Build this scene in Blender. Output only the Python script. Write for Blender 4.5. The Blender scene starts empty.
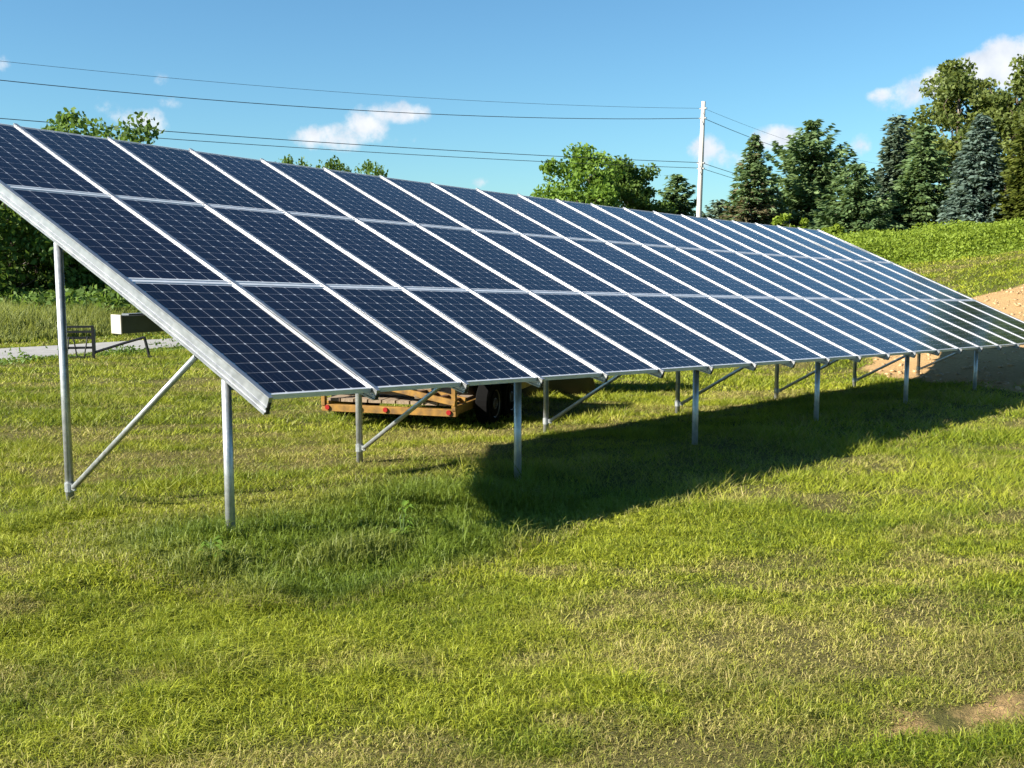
import bpy, bmesh, math, random
import numpy as np
from mathutils import Vector, Matrix

random.seed(7)
rng = np.random.default_rng(11)
scn = bpy.context.scene
R = math.radians

# ---------------------------------------------------------------- camera, sky, sun, exposure
FPX = 1095.0
CAM = np.array([-4.6564, -6.2566, 0.9582])
YAW, PITCH = 0.70626, -0.11663
cd = bpy.data.cameras.new('camera')
cam = bpy.data.objects.new('camera', cd)
scn.collection.objects.link(cam)
cam.location = CAM
cam.rotation_euler = (math.pi / 2 + PITCH, 0, YAW - math.pi / 2)
cd.sensor_fit = 'HORIZONTAL'
cd.sensor_width = 36.0
cd.lens = 36.0 * FPX / 1024.0
cd.clip_start, cd.clip_end = 0.05, 5000
scn.camera = cam

SUN_EL, SUN_AZ = R(30.6), R(152.6)             # azimuth counted from +X towards +Y
SKY = 0.052
EXPOSURE = 1.52
world = bpy.data.worlds.new('World')
scn.world = world
world.use_nodes = True
wt = world.node_tree
wt.nodes.clear()


def wn(kind, **kw):
    n = wt.nodes.new(kind)
    for k, v in kw.items():
        setattr(n, k, v)
    return n


def wmath(op, a, b=None, c=None, clamp=False):
    n = wn('ShaderNodeMath', operation=op, use_clamp=clamp)
    for i, v in enumerate((a, b, c)):
        if v is None:
            continue
        if isinstance(v, (int, float)):
            n.inputs[i].default_value = v
        else:
            wt.links.new(v, n.inputs[i])
    return n.outputs[0]


sky = wn('ShaderNodeTexSky', sky_type='NISHITA', sun_disc=False, sun_elevation=SUN_EL,
         sun_rotation=math.atan2(math.cos(SUN_AZ), math.sin(SUN_AZ)), altitude=200.0,
         air_density=1.0, dust_density=0.35, ozone_density=1.6)
tint = wn('ShaderNodeMix', data_type='RGBA', blend_type='MULTIPLY')
tint.inputs[0].default_value = 1.0
tint.inputs[7].default_value = (0.56, 0.90, 1.06, 1)
wt.links.new(sky.outputs[0], tint.inputs[6])
tc = wn('ShaderNodeTexCoord')


def view_ray(px, py):
    f = np.array([math.cos(YAW) * math.cos(PITCH), math.sin(YAW) * math.cos(PITCH), math.sin(PITCH)])
    r = np.array([math.sin(YAW), -math.cos(YAW), 0])
    u = np.cross(r, f)
    d = f + r * (px - 512) / FPX - u * (py - 384) / FPX
    return d / np.linalg.norm(d)


# clouds: soft lumps standing in given directions of the sky (angles in degrees: centre ray, half sizes, tilt, strength)
CLOUDS = [(335, 138, 36, 12, 0.05, 1.0), (368, 128, 22, 16, 0, 1.0), (392, 114, 32, 11, 0.06, .9), (352, 134, 50, 7, 0, .6), (395, 140, 22, 8, 0, .45),
          (970, 72, 64, 15, 0.28, 1.25), (1035, 60, 54, 21, 0.10, 1.3), (932, 85, 30, 9, 0.2, 1.0), (882, 95, 13, 6, 0.1, .75),
          (142, 120, 26, 11, -.1, .85), (180, 104, 15, 8, 0, .5), (118, 104, 20, 8, .2, .4), (2, 62, 10, 8, 0, .7), (160, 78, 8, 6, 0, .4),
          (706, 154, 18, 15, 0, .95), (722, 160, 24, 10, 0, .85), (778, 140, 24, 11, 0, .75), (860, 145, 9, 10, .5, .6), (482, 182, 11, 5, 0, .5),
          (1120, 90, 60, 20, .1, 1.0), (-90, 150, 60, 18, 0, .9), (-200, 60, 70, 24, 0.1, .9), (1300, 150, 70, 15, 0, .9), (560, -160, 80, 22, .1, .7)]
acc = None
for (px, py, hx, hy, tl, st) in CLOUDS:
    d = view_ray(px, py)
    r = np.cross(d, [0, 0, 1.0]); r /= np.linalg.norm(r)
    u = np.cross(r, d)
    r2 = (r * math.cos(tl) + u * math.sin(tl)) * FPX / hx
    u2 = (-r * math.sin(tl) + u * math.cos(tl)) * FPX / hy
    vals = []
    for v in (r2, u2, d):
        n = wn('ShaderNodeVectorMath', operation='DOT_PRODUCT')
        wt.links.new(tc.outputs['Generated'], n.inputs[0])
        n.inputs[1].default_value = tuple(v)
        vals.append(n.outputs['Value'])
    a2 = wmath('MULTIPLY', vals[0], vals[0])
    r_2 = wmath('MULTIPLY_ADD', vals[1], vals[1], a2)
    m = wmath('MULTIPLY_ADD', r_2, -0.5 * st, st)
    m = wmath('MULTIPLY', wmath('MAXIMUM', m, 0.0), wmath('GREATER_THAN', vals[2], 0.2))
    acc = m if acc is None else wmath('MAXIMUM', acc, m)
nz = wn('ShaderNodeTexNoise', noise_dimensions='3D')
nz.inputs['Scale'].default_value = 30.0
nz.inputs['Detail'].default_value = 7.0
nz.inputs['Roughness'].default_value = 0.62
wt.links.new(tc.outputs['Generated'], nz.inputs['Vector'])
cl = wmath('MULTIPLY_ADD', nz.outputs[0], 2.6, -1.55)
cl = wmath('ADD', cl, wmath('MULTIPLY', acc, 1.1))
cl = wmath('MULTIPLY', cl, wmath('GREATER_THAN', acc, 0.001))
ramp = wn('ShaderNodeMapRange', interpolation_type='SMOOTHSTEP')
ramp.inputs['From Min'].default_value = 0.0
ramp.inputs['From Max'].default_value = 0.85
wt.links.new(cl, ramp.inputs['Value'])
nz2 = wn('ShaderNodeTexNoise'); nz2.inputs['Scale'].default_value = 55.0; nz2.inputs['Detail'].default_value = 4.0
wt.links.new(tc.outputs['Generated'], nz2.inputs['Vector'])
cm = wn('ShaderNodeMix', data_type='RGBA')
cm.inputs[6].default_value = (5.2, 5.5, 6.1, 1)
cm.inputs[7].default_value = (7.2, 7.2, 7.3, 1)
wt.links.new(wmath('MULTIPLY_ADD', nz2.outputs[0], 2.2, -0.55, clamp=True), cm.inputs[0])
mixc = wn('ShaderNodeMix', data_type='RGBA')
wt.links.new(wmath('MULTIPLY', ramp.outputs[0], 0.9), mixc.inputs[0])
wt.links.new(tint.outputs[2], mixc.inputs[6])
wt.links.new(cm.outputs[2], mixc.inputs[7])
bg = wn('ShaderNodeBackground')
bg.inputs['Strength'].default_value = SKY
wt.links.new(mixc.outputs[2], bg.inputs['Color'])
wo = wn('ShaderNodeOutputWorld')
wt.links.new(bg.outputs[0], wo.inputs['Surface'])

sl = bpy.data.lights.new('sun', 'SUN')
sl.energy = 5.0
sl.angle = R(0.53)
sl.color = (1.0, 0.93, 0.82)
so = bpy.data.objects.new('sun', sl)
scn.collection.objects.link(so)
sdir = Vector((math.cos(SUN_AZ) * math.cos(SUN_EL), math.sin(SUN_AZ) * math.cos(SUN_EL), math.sin(SUN_EL)))
so.rotation_euler = sdir.to_track_quat('Z', 'Y').to_euler()
so.location = (-30, 20, 30)

scn.view_settings.view_transform = 'Standard'
scn.view_settings.look = 'None'
scn.view_settings.gamma = 1.0
scn.view_settings.use_curve_mapping = False
scn.view_settings.exposure = EXPOSURE
scn.render.engine = 'CYCLES'
cy = scn.cycles
cy.max_bounces = 6
cy.diffuse_bounces = 3
cy.glossy_bounces = 3
cy.transmission_bounces = 3
cy.transparent_max_bounces = 4
cy.caustics_reflective = cy.caustics_refractive = False
cy.use_denoising = True
cy.use_adaptive_sampling = True
cy.adaptive_threshold = 0.015

# ---------------------------------------------------------------- materials
def mat(name, col=None, rough=0.6, metal=0.0, build=None, spec=0.5):
    m = bpy.data.materials.new(name)
    m.use_nodes = True
    t = m.node_tree
    b = t.nodes['Principled BSDF']
    if col:
        b.inputs['Base Color'].default_value = (*col, 1)
    b.inputs['Roughness'].default_value = rough
    b.inputs['Metallic'].default_value = metal
    b.inputs['Specular IOR Level'].default_value = spec
    if build:
        build(t, b)
    return m


def node(t, kind, **kw):
    n = t.nodes.new(kind)
    for k, v in kw.items():
        setattr(n, k, v)
    return n


def tmath(t, op, *args, clamp=False):
    n = node(t, 'ShaderNodeMath', operation=op, use_clamp=clamp)
    for i, v in enumerate(args):
        if isinstance(v, (int, float)):
            n.inputs[i].default_value = v
        else:
            t.links.new(v, n.inputs[i])
    return n.outputs[0]


def tmix(t, f, a, b, blend='MIX'):
    n = node(t, 'ShaderNodeMix', data_type='RGBA', blend_type=blend)
    for i, v in ((0, f), (6, a), (7, b)):
        if isinstance(v, (int, float)):
            n.inputs[i].default_value = v
        elif isinstance(v, tuple):
            n.inputs[i].default_value = (*v, 1)
        else:
            t.links.new(v, n.inputs[i])
    return n.outputs[2]


def tnoise(t, scale, detail=4.0, rough=0.55, vec=None, coord='Object'):
    n = node(t, 'ShaderNodeTexNoise')
    n.inputs['Scale'].default_value = scale
    n.inputs['Detail'].default_value = detail
    n.inputs['Roughness'].default_value = rough
    if vec is None:
        c = node(t, 'ShaderNodeTexCoord')
        vec = c.outputs[coord]
    t.links.new(vec, n.inputs['Vector'])
    return n.outputs[0]


def rough_metal(base, dark, scale):
    def build(t, b):
        f = tmath(t, 'MULTIPLY_ADD', tnoise(t, scale, 6), 2.4, -0.7, clamp=True)
        t.links.new(tmix(t, f, dark, base), b.inputs['Base Color'])
        t.links.new(tmath(t, 'MULTIPLY_ADD', tnoise(t, scale * 3, 3), 0.3, 0.28), b.inputs['Roughness'])
    return build


M = {}
M['aluminium'] = mat('aluminium', rough=0.42, metal=0.85, build=rough_metal((.43, .44, .45), (.31, .32, .34), 7.0))
M['frame'] = mat('frame_aluminium', rough=0.4, metal=0.35, build=rough_metal((.80, .81, .83), (.66, .67, .69), 9.0))
M['galvanised'] = mat('galvanised_steel', rough=0.45, metal=0.7, build=rough_metal((.52, .54, .54), (.32, .34, .35), 14.0))
M['black_plastic'] = mat('black_plastic', (.012, .012, .013), 0.5)
M['box_grey'] = mat('box_grey', rough=0.5, metal=0.2, build=rough_metal((.17, .19, .20), (.12, .135, .14), 6.0))
M['box_pale'] = mat('box_pale', rough=0.5, build=rough_metal((.45, .43, .38), (.36, .34, .30), 6.0))
M['black_iron'] = mat('black_iron', rough=0.6, metal=0.2, build=rough_metal((.03, .03, .032), (.018, .016, .015), 8.0))
M['tyre'] = mat('tyre_rubber', (.006, .006, .006), 0.95, spec=.05)
M['rim'] = mat('rim_paint', rough=0.5, build=rough_metal((.16, .14, .12), (.05, .04, .035), 10.0))
M['yellow'] = mat('yellow_paint', rough=0.45, build=rough_metal((.34, .18, .028), (.09, .05, .02), 7.0))
M['red_lens'] = mat('red_lens', (.26, .012, .012), 0.3)
M['rust'] = mat('rusty_brown', rough=0.8, build=rough_metal((.16, .08, .04), (.07, .04, .025), 12.0))
M['tarp'] = mat('dark_tarp', rough=0.7, build=rough_metal((.008, .009, .010), (.005, .005, .006), 4.0))
M['cable'] = mat('cable', (.03, .035, .04), 0.6)
M['porcelain'] = mat('porcelain', (.35, .33, .31), 0.3)


def planks(t, b):
    c = node(t, 'ShaderNodeTexCoord')
    mp = node(t, 'ShaderNodeMapping')
    mp.inputs['Scale'].default_value = (1.5, 18, 18)
    t.links.new(c.outputs['Object'], mp.inputs['Vector'])
    f = tmath(t, 'MULTIPLY_ADD', tnoise(t, 2.0, 5, vec=mp.outputs[0]), 2.2, -0.6, clamp=True)
    t.links.new(tmix(t, f, (.12, .085, .055), (.30, .23, .155)), b.inputs['Base Color'])


M['plank'] = mat('weathered_plank', rough=0.85, build=planks)


def polewood(t, b):
    c = node(t, 'ShaderNodeTexCoord')
    mp = node(t, 'ShaderNodeMapping')
    mp.inputs['Scale'].default_value = (14, 14, .6)
    t.links.new(c.outputs['Object'], mp.inputs['Vector'])
    f = tmath(t, 'MULTIPLY_ADD', tnoise(t, 1.0, 5, vec=mp.outputs[0]), 2.0, -0.5, clamp=True)
    t.links.new(tmix(t, f, (.42, .38, .34), (.66, .62, .57)), b.inputs['Base Color'])


M['pole'] = mat('pole_wood', rough=0.9, build=polewood)
M['bark'] = mat('bark', rough=0.95, build=rough_metal((.14, .10, .07), (.05, .04, .03), 5.0))


def solar_cells(t, b):
    """72 dark cells under glass: gaps between the cells, pale corner diamonds, three busbars, pale margin."""
    uv = node(t, 'ShaderNodeUVMap', uv_map='cells')
    sep = node(t, 'ShaderNodeSeparateXYZ')
    t.links.new(uv.outputs[0], sep.inputs[0])
    u, v = sep.outputs[0], sep.outputs[1]

    def edge(x):                      # distance to the nearest whole number, 0 .. 0.5
        f = tmath(t, 'FRACT', x)
        return tmath(t, 'MINIMUM', f, tmath(t, 'SUBTRACT', 1.0, f))
    eu, ev = edge(u), edge(v)
    gap_u = tmath(t, 'LESS_THAN', eu, 0.009)
    gap_v = tmath(t, 'LESS_THAN', ev, 0.007)
    dia = tmath(t, 'LESS_THAN', tmath(t, 'ADD', eu, ev), 0.085)
    margin = tmath(t, 'MAXIMUM', tmath(t, 'GREATER_THAN', tmath(t, 'ABSOLUTE', tmath(t, 'SUBTRACT', u, 3.0)), 3.012),
                   tmath(t, 'GREATER_THAN', tmath(t, 'ABSOLUTE', tmath(t, 'SUBTRACT', v, 6.0)), 6.012))
    line = tmath(t, 'MAXIMUM', tmath(t, 'MAXIMUM', gap_u, tmath(t, 'MULTIPLY', gap_v, .75)), tmath(t, 'MAXIMUM', dia, margin))
    bus = tmath(t, 'LESS_THAN', edge(tmath(t, 'MULTIPLY_ADD', u, 3.0, 0.5)), 0.025)
    attr = node(t, 'ShaderNodeUVMap', uv_map='tone')
    s2 = node(t, 'ShaderNodeSeparateXYZ')
    t.links.new(attr.outputs[0], s2.inputs[0])
    wn_ = node(t, 'ShaderNodeTexWhiteNoise', noise_dimensions='3D')
    fl = node(t, 'ShaderNodeCombineXYZ')
    t.links.new(tmath(t, 'FLOOR', u), fl.inputs[0])
    t.links.new(tmath(t, 'FLOOR', v), fl.inputs[1])
    t.links.new(s2.outputs[0], fl.inputs[2])
    t.links.new(fl.outputs[0], wn_.inputs['Vector'])
    cell = tmix(t, wn_.outputs['Value'], (.0014, .0009, .0050), (.0022, .0016, .0080))
    cell = tmix(t, s2.outputs[0], cell, (.003, .0022, .0105))
    cell = tmix(t, tmath(t, 'MULTIPLY', bus, 0.06), cell, (.5, .52, .56))
    col = tmix(t, tmath(t, 'MULTIPLY', line, .72), cell, (.62, .64, .68))
    t.links.new(col, b.inputs['Base Color'])
    b.inputs['IOR'].default_value = 1.28
    dust = tnoise(t, 3.0, 5)
    t.links.new(tmath(t, 'MULTIPLY_ADD', dust, .08, .09), b.inputs['Roughness'])


M['cells'] = mat('solar_cells', rough=0.12, build=solar_cells, spec=0.5)


def foliage(name, dark, light, trans=0.35, tcol=None, rough=0.6):
    """Leaf material: tone varies per leaf (u) and per clump (v)."""
    m = bpy.data.materials.new(name)
    m.use_nodes = True
    t = m.node_tree
    b = t.nodes['Principled BSDF']
    out = t.nodes['Material Output']
    uv = node(t, 'ShaderNodeUVMap', uv_map='tone')
    s = node(t, 'ShaderNodeSeparateXYZ')
    t.links.new(uv.outputs[0], s.inputs[0])
    f = tmath(t, 'ADD', tmath(t, 'MULTIPLY', s.outputs[0], .45), tmath(t, 'MULTIPLY', s.outputs[1], .55))
    col = tmix(t, f, dark, light)
    t.links.new(col, b.inputs['Base Color'])
    b.inputs['Roughness'].default_value = rough
    b.inputs['Specular IOR Level'].default_value = 0.25
    tr = node(t, 'ShaderNodeBsdfTranslucent')
    tk = tcol or tuple(min(1, c * k) for c, k in zip(light, (1.25, 1.25, .7)))
    t.links.new(tmix(t, .6, col, tk), tr.inputs['Color'])
    ms = node(t, 'ShaderNodeMixShader')
    ms.inputs[0].default_value = trans
    t.links.new(b.outputs[0], ms.inputs[1])
    t.links.new(tr.outputs[0], ms.inputs[2])
    t.links.new(ms.outputs[0], out.inputs['Surface'])
    return m


M['leaf_bright'] = foliage('leaf_bright', (0.075, 0.138, 0.018), (0.188, 0.300, 0.044))
M['leaf_mid'] = foliage('leaf_mid', (0.054, 0.108, 0.022), (0.146, 0.231, 0.043))
M['leaf_dark'] = foliage('leaf_dark', (0.042, 0.083, 0.015), (0.128, 0.203, 0.038))
M['leaf_olive'] = foliage('leaf_olive', (0.062, 0.094, 0.022), (0.188, 0.225, 0.056))
M['leaf_gold'] = foliage('leaf_gold', (.05, .072, .012), (.15, .175, .03))
M['needle_green'] = foliage('needle_green', (0.059, 0.110, 0.044), (0.181, 0.260, 0.100), 0.3)
M['needle_brown'] = foliage('needle_brown', (0.072, 0.062, 0.034), (0.169, 0.143, 0.072), 0.2)
M['needle_blue'] = foliage('needle_blue', (0.056, 0.094, 0.073), (0.163, 0.225, 0.181), 0.2)
M['needle_grey'] = foliage('needle_grey', (0.060, 0.096, 0.060), (0.156, 0.204, 0.132), 0.2)
M['weed_leaf'] = foliage('weed_leaf', (0.100, 0.159, 0.016), (0.265, 0.345, 0.039), 0.4)
M['tall_grass'] = foliage('tall_grass_blade', (0.081, 0.115, 0.024), (0.270, 0.297, 0.081), 0.4)


# ---------------------------------------------------------------- numeric helpers
def vnoise(x, y, seed=0):
    xi, yi = np.floor(x).astype(np.int64), np.floor(y).astype(np.int64)
    xf, yf = x - xi, y - yi
    xf, yf = xf * xf * (3 - 2 * xf), yf * yf * (3 - 2 * yf)

    def h(a, b):
        n = (a * 374761393 + b * 668265263 + seed * 1442695041) & 0x7fffffff
        n = ((n ^ (n >> 13)) * 1274126177) & 0x7fffffff
        return ((n ^ (n >> 16)) & 0xffff) / 65535.0
    return (h(xi, yi) * (1 - xf) + h(xi + 1, yi) * xf) * (1 - yf) + (h(xi, yi + 1) * (1 - xf) + h(xi + 1, yi + 1) * xf) * yf


def fbm(x, y, seed=0, oct=4):
    s, a, tot = 0, .5, 0
    for i in range(oct):
        s = s + a * vnoise(x * 2 ** i + 17.3 * i, y * 2 ** i - 9.1 * i, seed + i)
        tot += a
        a *= .5
    return s / tot


def sstep(a, b, x):
    t = np.clip((x - a) / (b - a), 0, 1)
    return t * t * (3 - 2 * t)


def ground(x, y):
    x, y = np.asarray(x, float), np.asarray(y, float)
    z = -1.105 - .029 * np.clip(x, -15, 22) - .05 * np.clip(y - .5, 0, 4)
    fac = np.clip(1.25 - .025 * y, .25, 1.12)
    rise = np.clip((x - 19.5) / 34, 0, 1)
    z = z + fac * (3.6 * rise ** 1.1 + .45 * sstep(20, 26, x) * sstep(8, 2, y) + .22 * sstep(19, 23, x) * (fbm(x * .5, y * .5, 13, 4) - .5))
    z = z - .10 * sstep(.4, -.7, y) * sstep(-6, -2, x)
    z = z + 1.2 * sstep(60, 140, np.hypot(x, y))
    near = np.hypot(x - CAM[0], y - CAM[1])
    amp = .03 * sstep(0, 6, near) * (1 - sstep(60, 120, near))
    z = z + amp * (fbm(x * .45, y * .45, 3) - .5) + .03 * (fbm(x * 1.7, y * 1.7, 9, 3) - .5)
    return z


def dirt_mask(x, y):
    e = ((x - 28.2) / 9.4) ** 2 + ((y - 1.2) / 4.8) ** 2
    e = e + .9 * (fbm(x * .35, y * .35, 21) - .5) + .5 * (fbm(x * 1.4, y * 1.4, 22, 3) - .5)
    big = sstep(1.12, .86, e)
    xr, yr = (x - .62), (y + 4.70)
    e2 = (xr / 1.05) ** 2 + ((yr + .40 * xr) / .13) ** 2 + 1.6 * (fbm(x * 2.2, y * 2.2, 31) - .5)
    small = sstep(1.2, .6, e2) * .8
    return np.maximum(big, small)


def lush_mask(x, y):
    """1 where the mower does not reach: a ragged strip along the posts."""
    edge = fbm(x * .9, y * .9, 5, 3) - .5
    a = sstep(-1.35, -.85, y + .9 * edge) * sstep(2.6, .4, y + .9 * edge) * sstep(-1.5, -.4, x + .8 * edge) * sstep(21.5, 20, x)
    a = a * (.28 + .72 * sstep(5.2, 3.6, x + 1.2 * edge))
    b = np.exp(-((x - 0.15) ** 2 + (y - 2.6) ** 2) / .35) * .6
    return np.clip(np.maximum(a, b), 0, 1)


def dry_mask(x, y):
    big = fbm(x * .33 + 5, y * .33, 41, 3)
    lines = fbm((x * .85 - y * .53) * .30, (y * .85 + x * .53) * 2.0, 43, 3)     # mower and wheel lines
    fine = fbm(x * 2.6, y * 2.6, 47, 4)
    d = sstep(.45, .60, .30 * big + .42 * lines + .28 * fine)
    return d * (1 - lush_mask(x, y) * .85)


def road_dist(x, y):
    return (-(x - 8.0) * .292 + (y - 21.7) * .956)


def link(o):
    scn.collection.objects.link(o)
    return o


def tag(o, label=None, cat=None, group=None, kind=None):
    for k, v in (('label', label), ('category', cat), ('group', group), ('kind', kind)):
        if v:
            o[k] = v
    return o


def empty(name, loc=(0, 0, 0), rz=0.0):
    o = bpy.data.objects.new(name, None)
    o.empty_display_size = .2
    o.location = loc
    o.rotation_euler = (0, 0, rz)
    return link(o)


def mesh_np(name, V, F, mats, parent=None, uvs=None, mat_idx=None, smooth=False):
    """V (n,3); F (m,k) faces of one size; uvs {name: (m*k,2)}"""
    V = np.asarray(V, np.float32)
    F = np.asarray(F, np.int32)
    me = bpy.data.meshes.new(name)
    m, k = F.shape
    me.vertices.add(len(V)); me.vertices.foreach_set('co', V.ravel())
    me.loops.add(m * k); me.loops.foreach_set('vertex_index', F.ravel())
    me.polygons.add(m); me.polygons.foreach_set('loop_start', np.arange(0, m * k, k, dtype=np.int32))
    if mat_idx is not None:
        me.polygons.foreach_set('material_index', np.asarray(mat_idx, np.int32))
    if smooth:
        me.polygons.foreach_set('use_smooth', np.ones(m, bool))
    for nme, u in (uvs or {}).items():
        l = me.uv_layers.new(name=nme)
        l.data.foreach_set('uv', np.asarray(u, np.float32).ravel())
    me.update(calc_edges=True)
    me.validate()
    for mm in mats:
        me.materials.append(mm)
    o = bpy.data.objects.new(name, me)
    if parent:
        o.parent = parent
    return link(o)


class MB:
    """collects boxes, tubes and prisms and links them as ONE mesh"""
    def __init__(s):
        s.v, s.f = [], []

    def add(s, vs, fs):
        n = len(s.v)
        s.v += [tuple(map(float, a)) for a in vs]
        s.f += [tuple(n + i for i in q) for q in fs]
        return s

    def box(s, c, d, M3=None):
        vs = []
        for sx in (-.5, .5):
            for sy in (-.5, .5):
                for sz in (-.5, .5):
                    p = Vector((sx * d[0], sy * d[1], sz * d[2]))
                    if M3:
                        p = M3 @ p
                    vs.append((c[0] + p.x, c[1] + p.y, c[2] + p.z))
        return s.add(vs, [(0, 1, 3, 2), (4, 6, 7, 5), (0, 4, 5, 1), (2, 3, 7, 6), (0, 2, 6, 4), (1, 5, 7, 3)])

    def tube(s, pts, rad, n=10, cap=True):
        pts = [Vector(p) for p in pts]
        if not isinstance(rad, (list, tuple)):
            rad = [rad] * len(pts)
        base = len(s.v)
        up = Vector((0, 0, 1))
        for i, p in enumerate(pts):
            d = (pts[min(i + 1, len(pts) - 1)] - pts[max(i - 1, 0)]).normalized()
            a = d.cross(up if abs(d.z) < .95 else Vector((1, 0, 0))).normalized()
            b = d.cross(a)
            for k in range(n):
                t = 2 * math.pi * k / n
                q = p + (a * math.cos(t) + b * math.sin(t)) * rad[i]
                s.v.append(tuple(q))
        for i in range(len(pts) - 1):
            for k in range(n):
                s.f.append((base + i * n + k, base + i * n + (k + 1) % n, base + (i + 1) * n + (k + 1) % n, base + (i + 1) * n + k))
        if cap:
            s.f.append(tuple(base + k for k in range(n)))
            s.f.append(tuple(base + (len(pts) - 1) * n + k for k in reversed(range(n))))
        return s

    def disc(s, c, axis, r, w, n=20, prof=None):
        """wheel-like lathe about axis; prof = [(offset along axis, radius)]"""
        ax = Vector(axis).normalized()
        a = ax.cross(Vector((0, 0, 1))).normalized(); b = ax.cross(a)
        prof = prof or [(-w / 2, 0), (-w / 2, r * .93), (-w * .38, r), (w * .38, r), (w / 2, r * .93), (w / 2, 0)]
        base = len(s.v)
        for (o, rr) in prof:
            for k in range(n):
                t = 2 * math.pi * k / n
                s.v.append(tuple(Vector(c) + ax * o + (a * math.cos(t) + b * math.sin(t)) * max(rr, 1e-4)))
        for i in range(len(prof) - 1):
            for k in range(n):
                s.f.append((base + i * n + k, base + i * n + (k + 1) % n, base + (i + 1) * n + (k + 1) % n, base + (i + 1) * n + k))
        return s

    def build(s, name, m, parent=None, smooth=False, bevel=0.0):
        me = bpy.data.meshes.new(name)
        me.from_pydata(s.v, [], s.f)
        bm = bmesh.new(); bm.from_mesh(me)
        bmesh.ops.recalc_face_normals(bm, faces=bm.faces)
        if bevel:
            bmesh.ops.bevel(bm, geom=bm.edges[:], offset=bevel, segments=1, affect='EDGES')
        bm.to_mesh(me); bm.free()
        if smooth:
            for p in me.polygons:
                p.use_smooth = len(p.vertices) == 4
        me.materials.append(m)
        o = bpy.data.objects.new(name, me)
        if parent:
            o.parent = parent
        return link(o)


def at(px, depth, py=256):
    """ground plan position standing `depth` metres in front of the camera along the picture column px"""
    lat = (px - 512) / FPX * depth
    f = np.array([math.cos(YAW), math.sin(YAW)]); r = np.array([math.sin(YAW), -math.cos(YAW)])
    dd = depth / math.cos(0)
    q = CAM[:2] + f * dd + r * lat
    return float(q[0]), float(q[1])


def height_at(px, py, depth):
    return float(CAM[2] + (384 + FPX * math.tan(PITCH) - py) * depth / FPX)


# ---------------------------------------------------------------- ground, road
def graded(lo, hi, n, c, k):
    t = np.linspace(-1, 1, n)
    s = np.sinh(k * t) / np.sinh(k)
    return np.where(t < 0, c + (c - lo) * s, c + (hi - c) * s)


gx = graded(-700, 900, 420, 8, 7.0)
gy = graded(-600, 900, 360, 2, 7.0)
GX, GY = np.meshgrid(gx, gy)
GZ = ground(GX, GY)
nx, ny = len(gx), len(gy)
idx = np.arange(nx * ny).reshape(ny, nx)
GF = np.stack([idx[:-1, :-1], idx[:-1, 1:], idx[1:, 1:], idx[1:, :-1]], -1).reshape(-1, 4)
fx, fy = GX.ravel(), GY.ravel()
mk = np.stack([dirt_mask(fx, fy), dry_mask(fx, fy)], -1)[GF.ravel()]
mk2 = np.stack([lush_mask(fx, fy), np.zeros_like(fx)], -1)[GF.ravel()]


def ground_mat(t, b):
    uv = node(t, 'ShaderNodeUVMap', uv_map='mask'); s = node(t, 'ShaderNodeSeparateXYZ'); t.links.new(uv.outputs[0], s.inputs[0])
    uv2 = node(t, 'ShaderNodeUVMap', uv_map='mask2'); s2 = node(t, 'ShaderNodeSeparateXYZ'); t.links.new(uv2.outputs[0], s2.inputs[0])
    n1, n2, n3 = tnoise(t, 1.1, 6), tnoise(t, 14, 6, .7), tnoise(t, 60, 4, .7)
    g = tmix(t, tmath(t, 'MULTIPLY_ADD', n2, 1.8, -.4, clamp=True), (.035, .045, .008), (.105, .115, .018))
    dryc = tmix(t, n3, (.085, .062, .024), (.24, .185, .075))
    f = tmath(t, 'ADD', s.outputs[1], tmath(t, 'MULTIPLY_ADD', n3, 1.0, -.5), clamp=True)
    g = tmix(t, tmath(t, 'MULTIPLY', f, .5), g, dryc)
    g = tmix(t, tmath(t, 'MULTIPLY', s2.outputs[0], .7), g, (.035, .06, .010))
    soil = tmix(t, tmath(t, 'MULTIPLY_ADD', n2, 1.6, -.3, clamp=True), (.27, .16, .065), (.54, .36, .165))
    soil = tmix(t, tmath(t, 'MULTIPLY_ADD', n1, 3.0, -1.3, clamp=True), soil, (.44, .29, .135))
    d = tmath(t, 'ADD', tmath(t, 'MULTIPLY', s.outputs[0], 1.6), tmath(t, 'MULTIPLY_ADD', n2, 1.4, -1.0), clamp=True)
    t.links.new(tmix(t, d, g, soil), b.inputs['Base Color'])
    bp = node(t, 'ShaderNodeBump')
    bp.inputs['Strength'].default_value = .9
    bp.inputs['Distance'].default_value = .05
    t.links.new(tmath(t, 'ADD', n2, tmath(t, 'MULTIPLY', n3, .6)), bp.inputs['Height'])
    t.links.new(bp.outputs[0], b.inputs['Normal'])


M['ground'] = mat('lawn_ground', rough=0.95, build=ground_mat, spec=.15)
g = mesh_np('ground', np.stack([fx, fy, GZ.ravel()], -1), GF, [M['ground']], uvs={'mask': mk, 'mask2': mk2}, smooth=True)
tag(g, kind='structure')

# the lane beyond the lawn
ts = np.arange(-90, 140, 1.0)
off = np.linspace(-1.55, 1.55, 7)
TS, OF = np.meshgrid(ts, off, indexing='ij')
OFj = OF + .18 * (fbm(TS * .35, OF * 0 + 3, 61) - .5) * np.sign(OF)
RX = 8.0 + .956 * TS - .292 * OFj
RY = 21.7 + .292 * TS + .956 * OFj
RZ = ground(RX, RY) + .035 * (1 - (OF / 1.6) ** 4) + .012
ridx = np.arange(RX.size).reshape(RX.shape)
RF = np.stack([ridx[:-1, :-1], ridx[1:, :-1], ridx[1:, 1:], ridx[:-1, 1:]], -1).reshape(-1, 4)


def road_mat(t, b):
    f = tmath(t, 'MULTIPLY_ADD', tnoise(t, 3, 7, .7), 2.0, -.5, clamp=True)
    t.links.new(tmix(t, f, (.20, .195, .185), (.34, .33, .31)), b.inputs['Base Color'])


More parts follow.
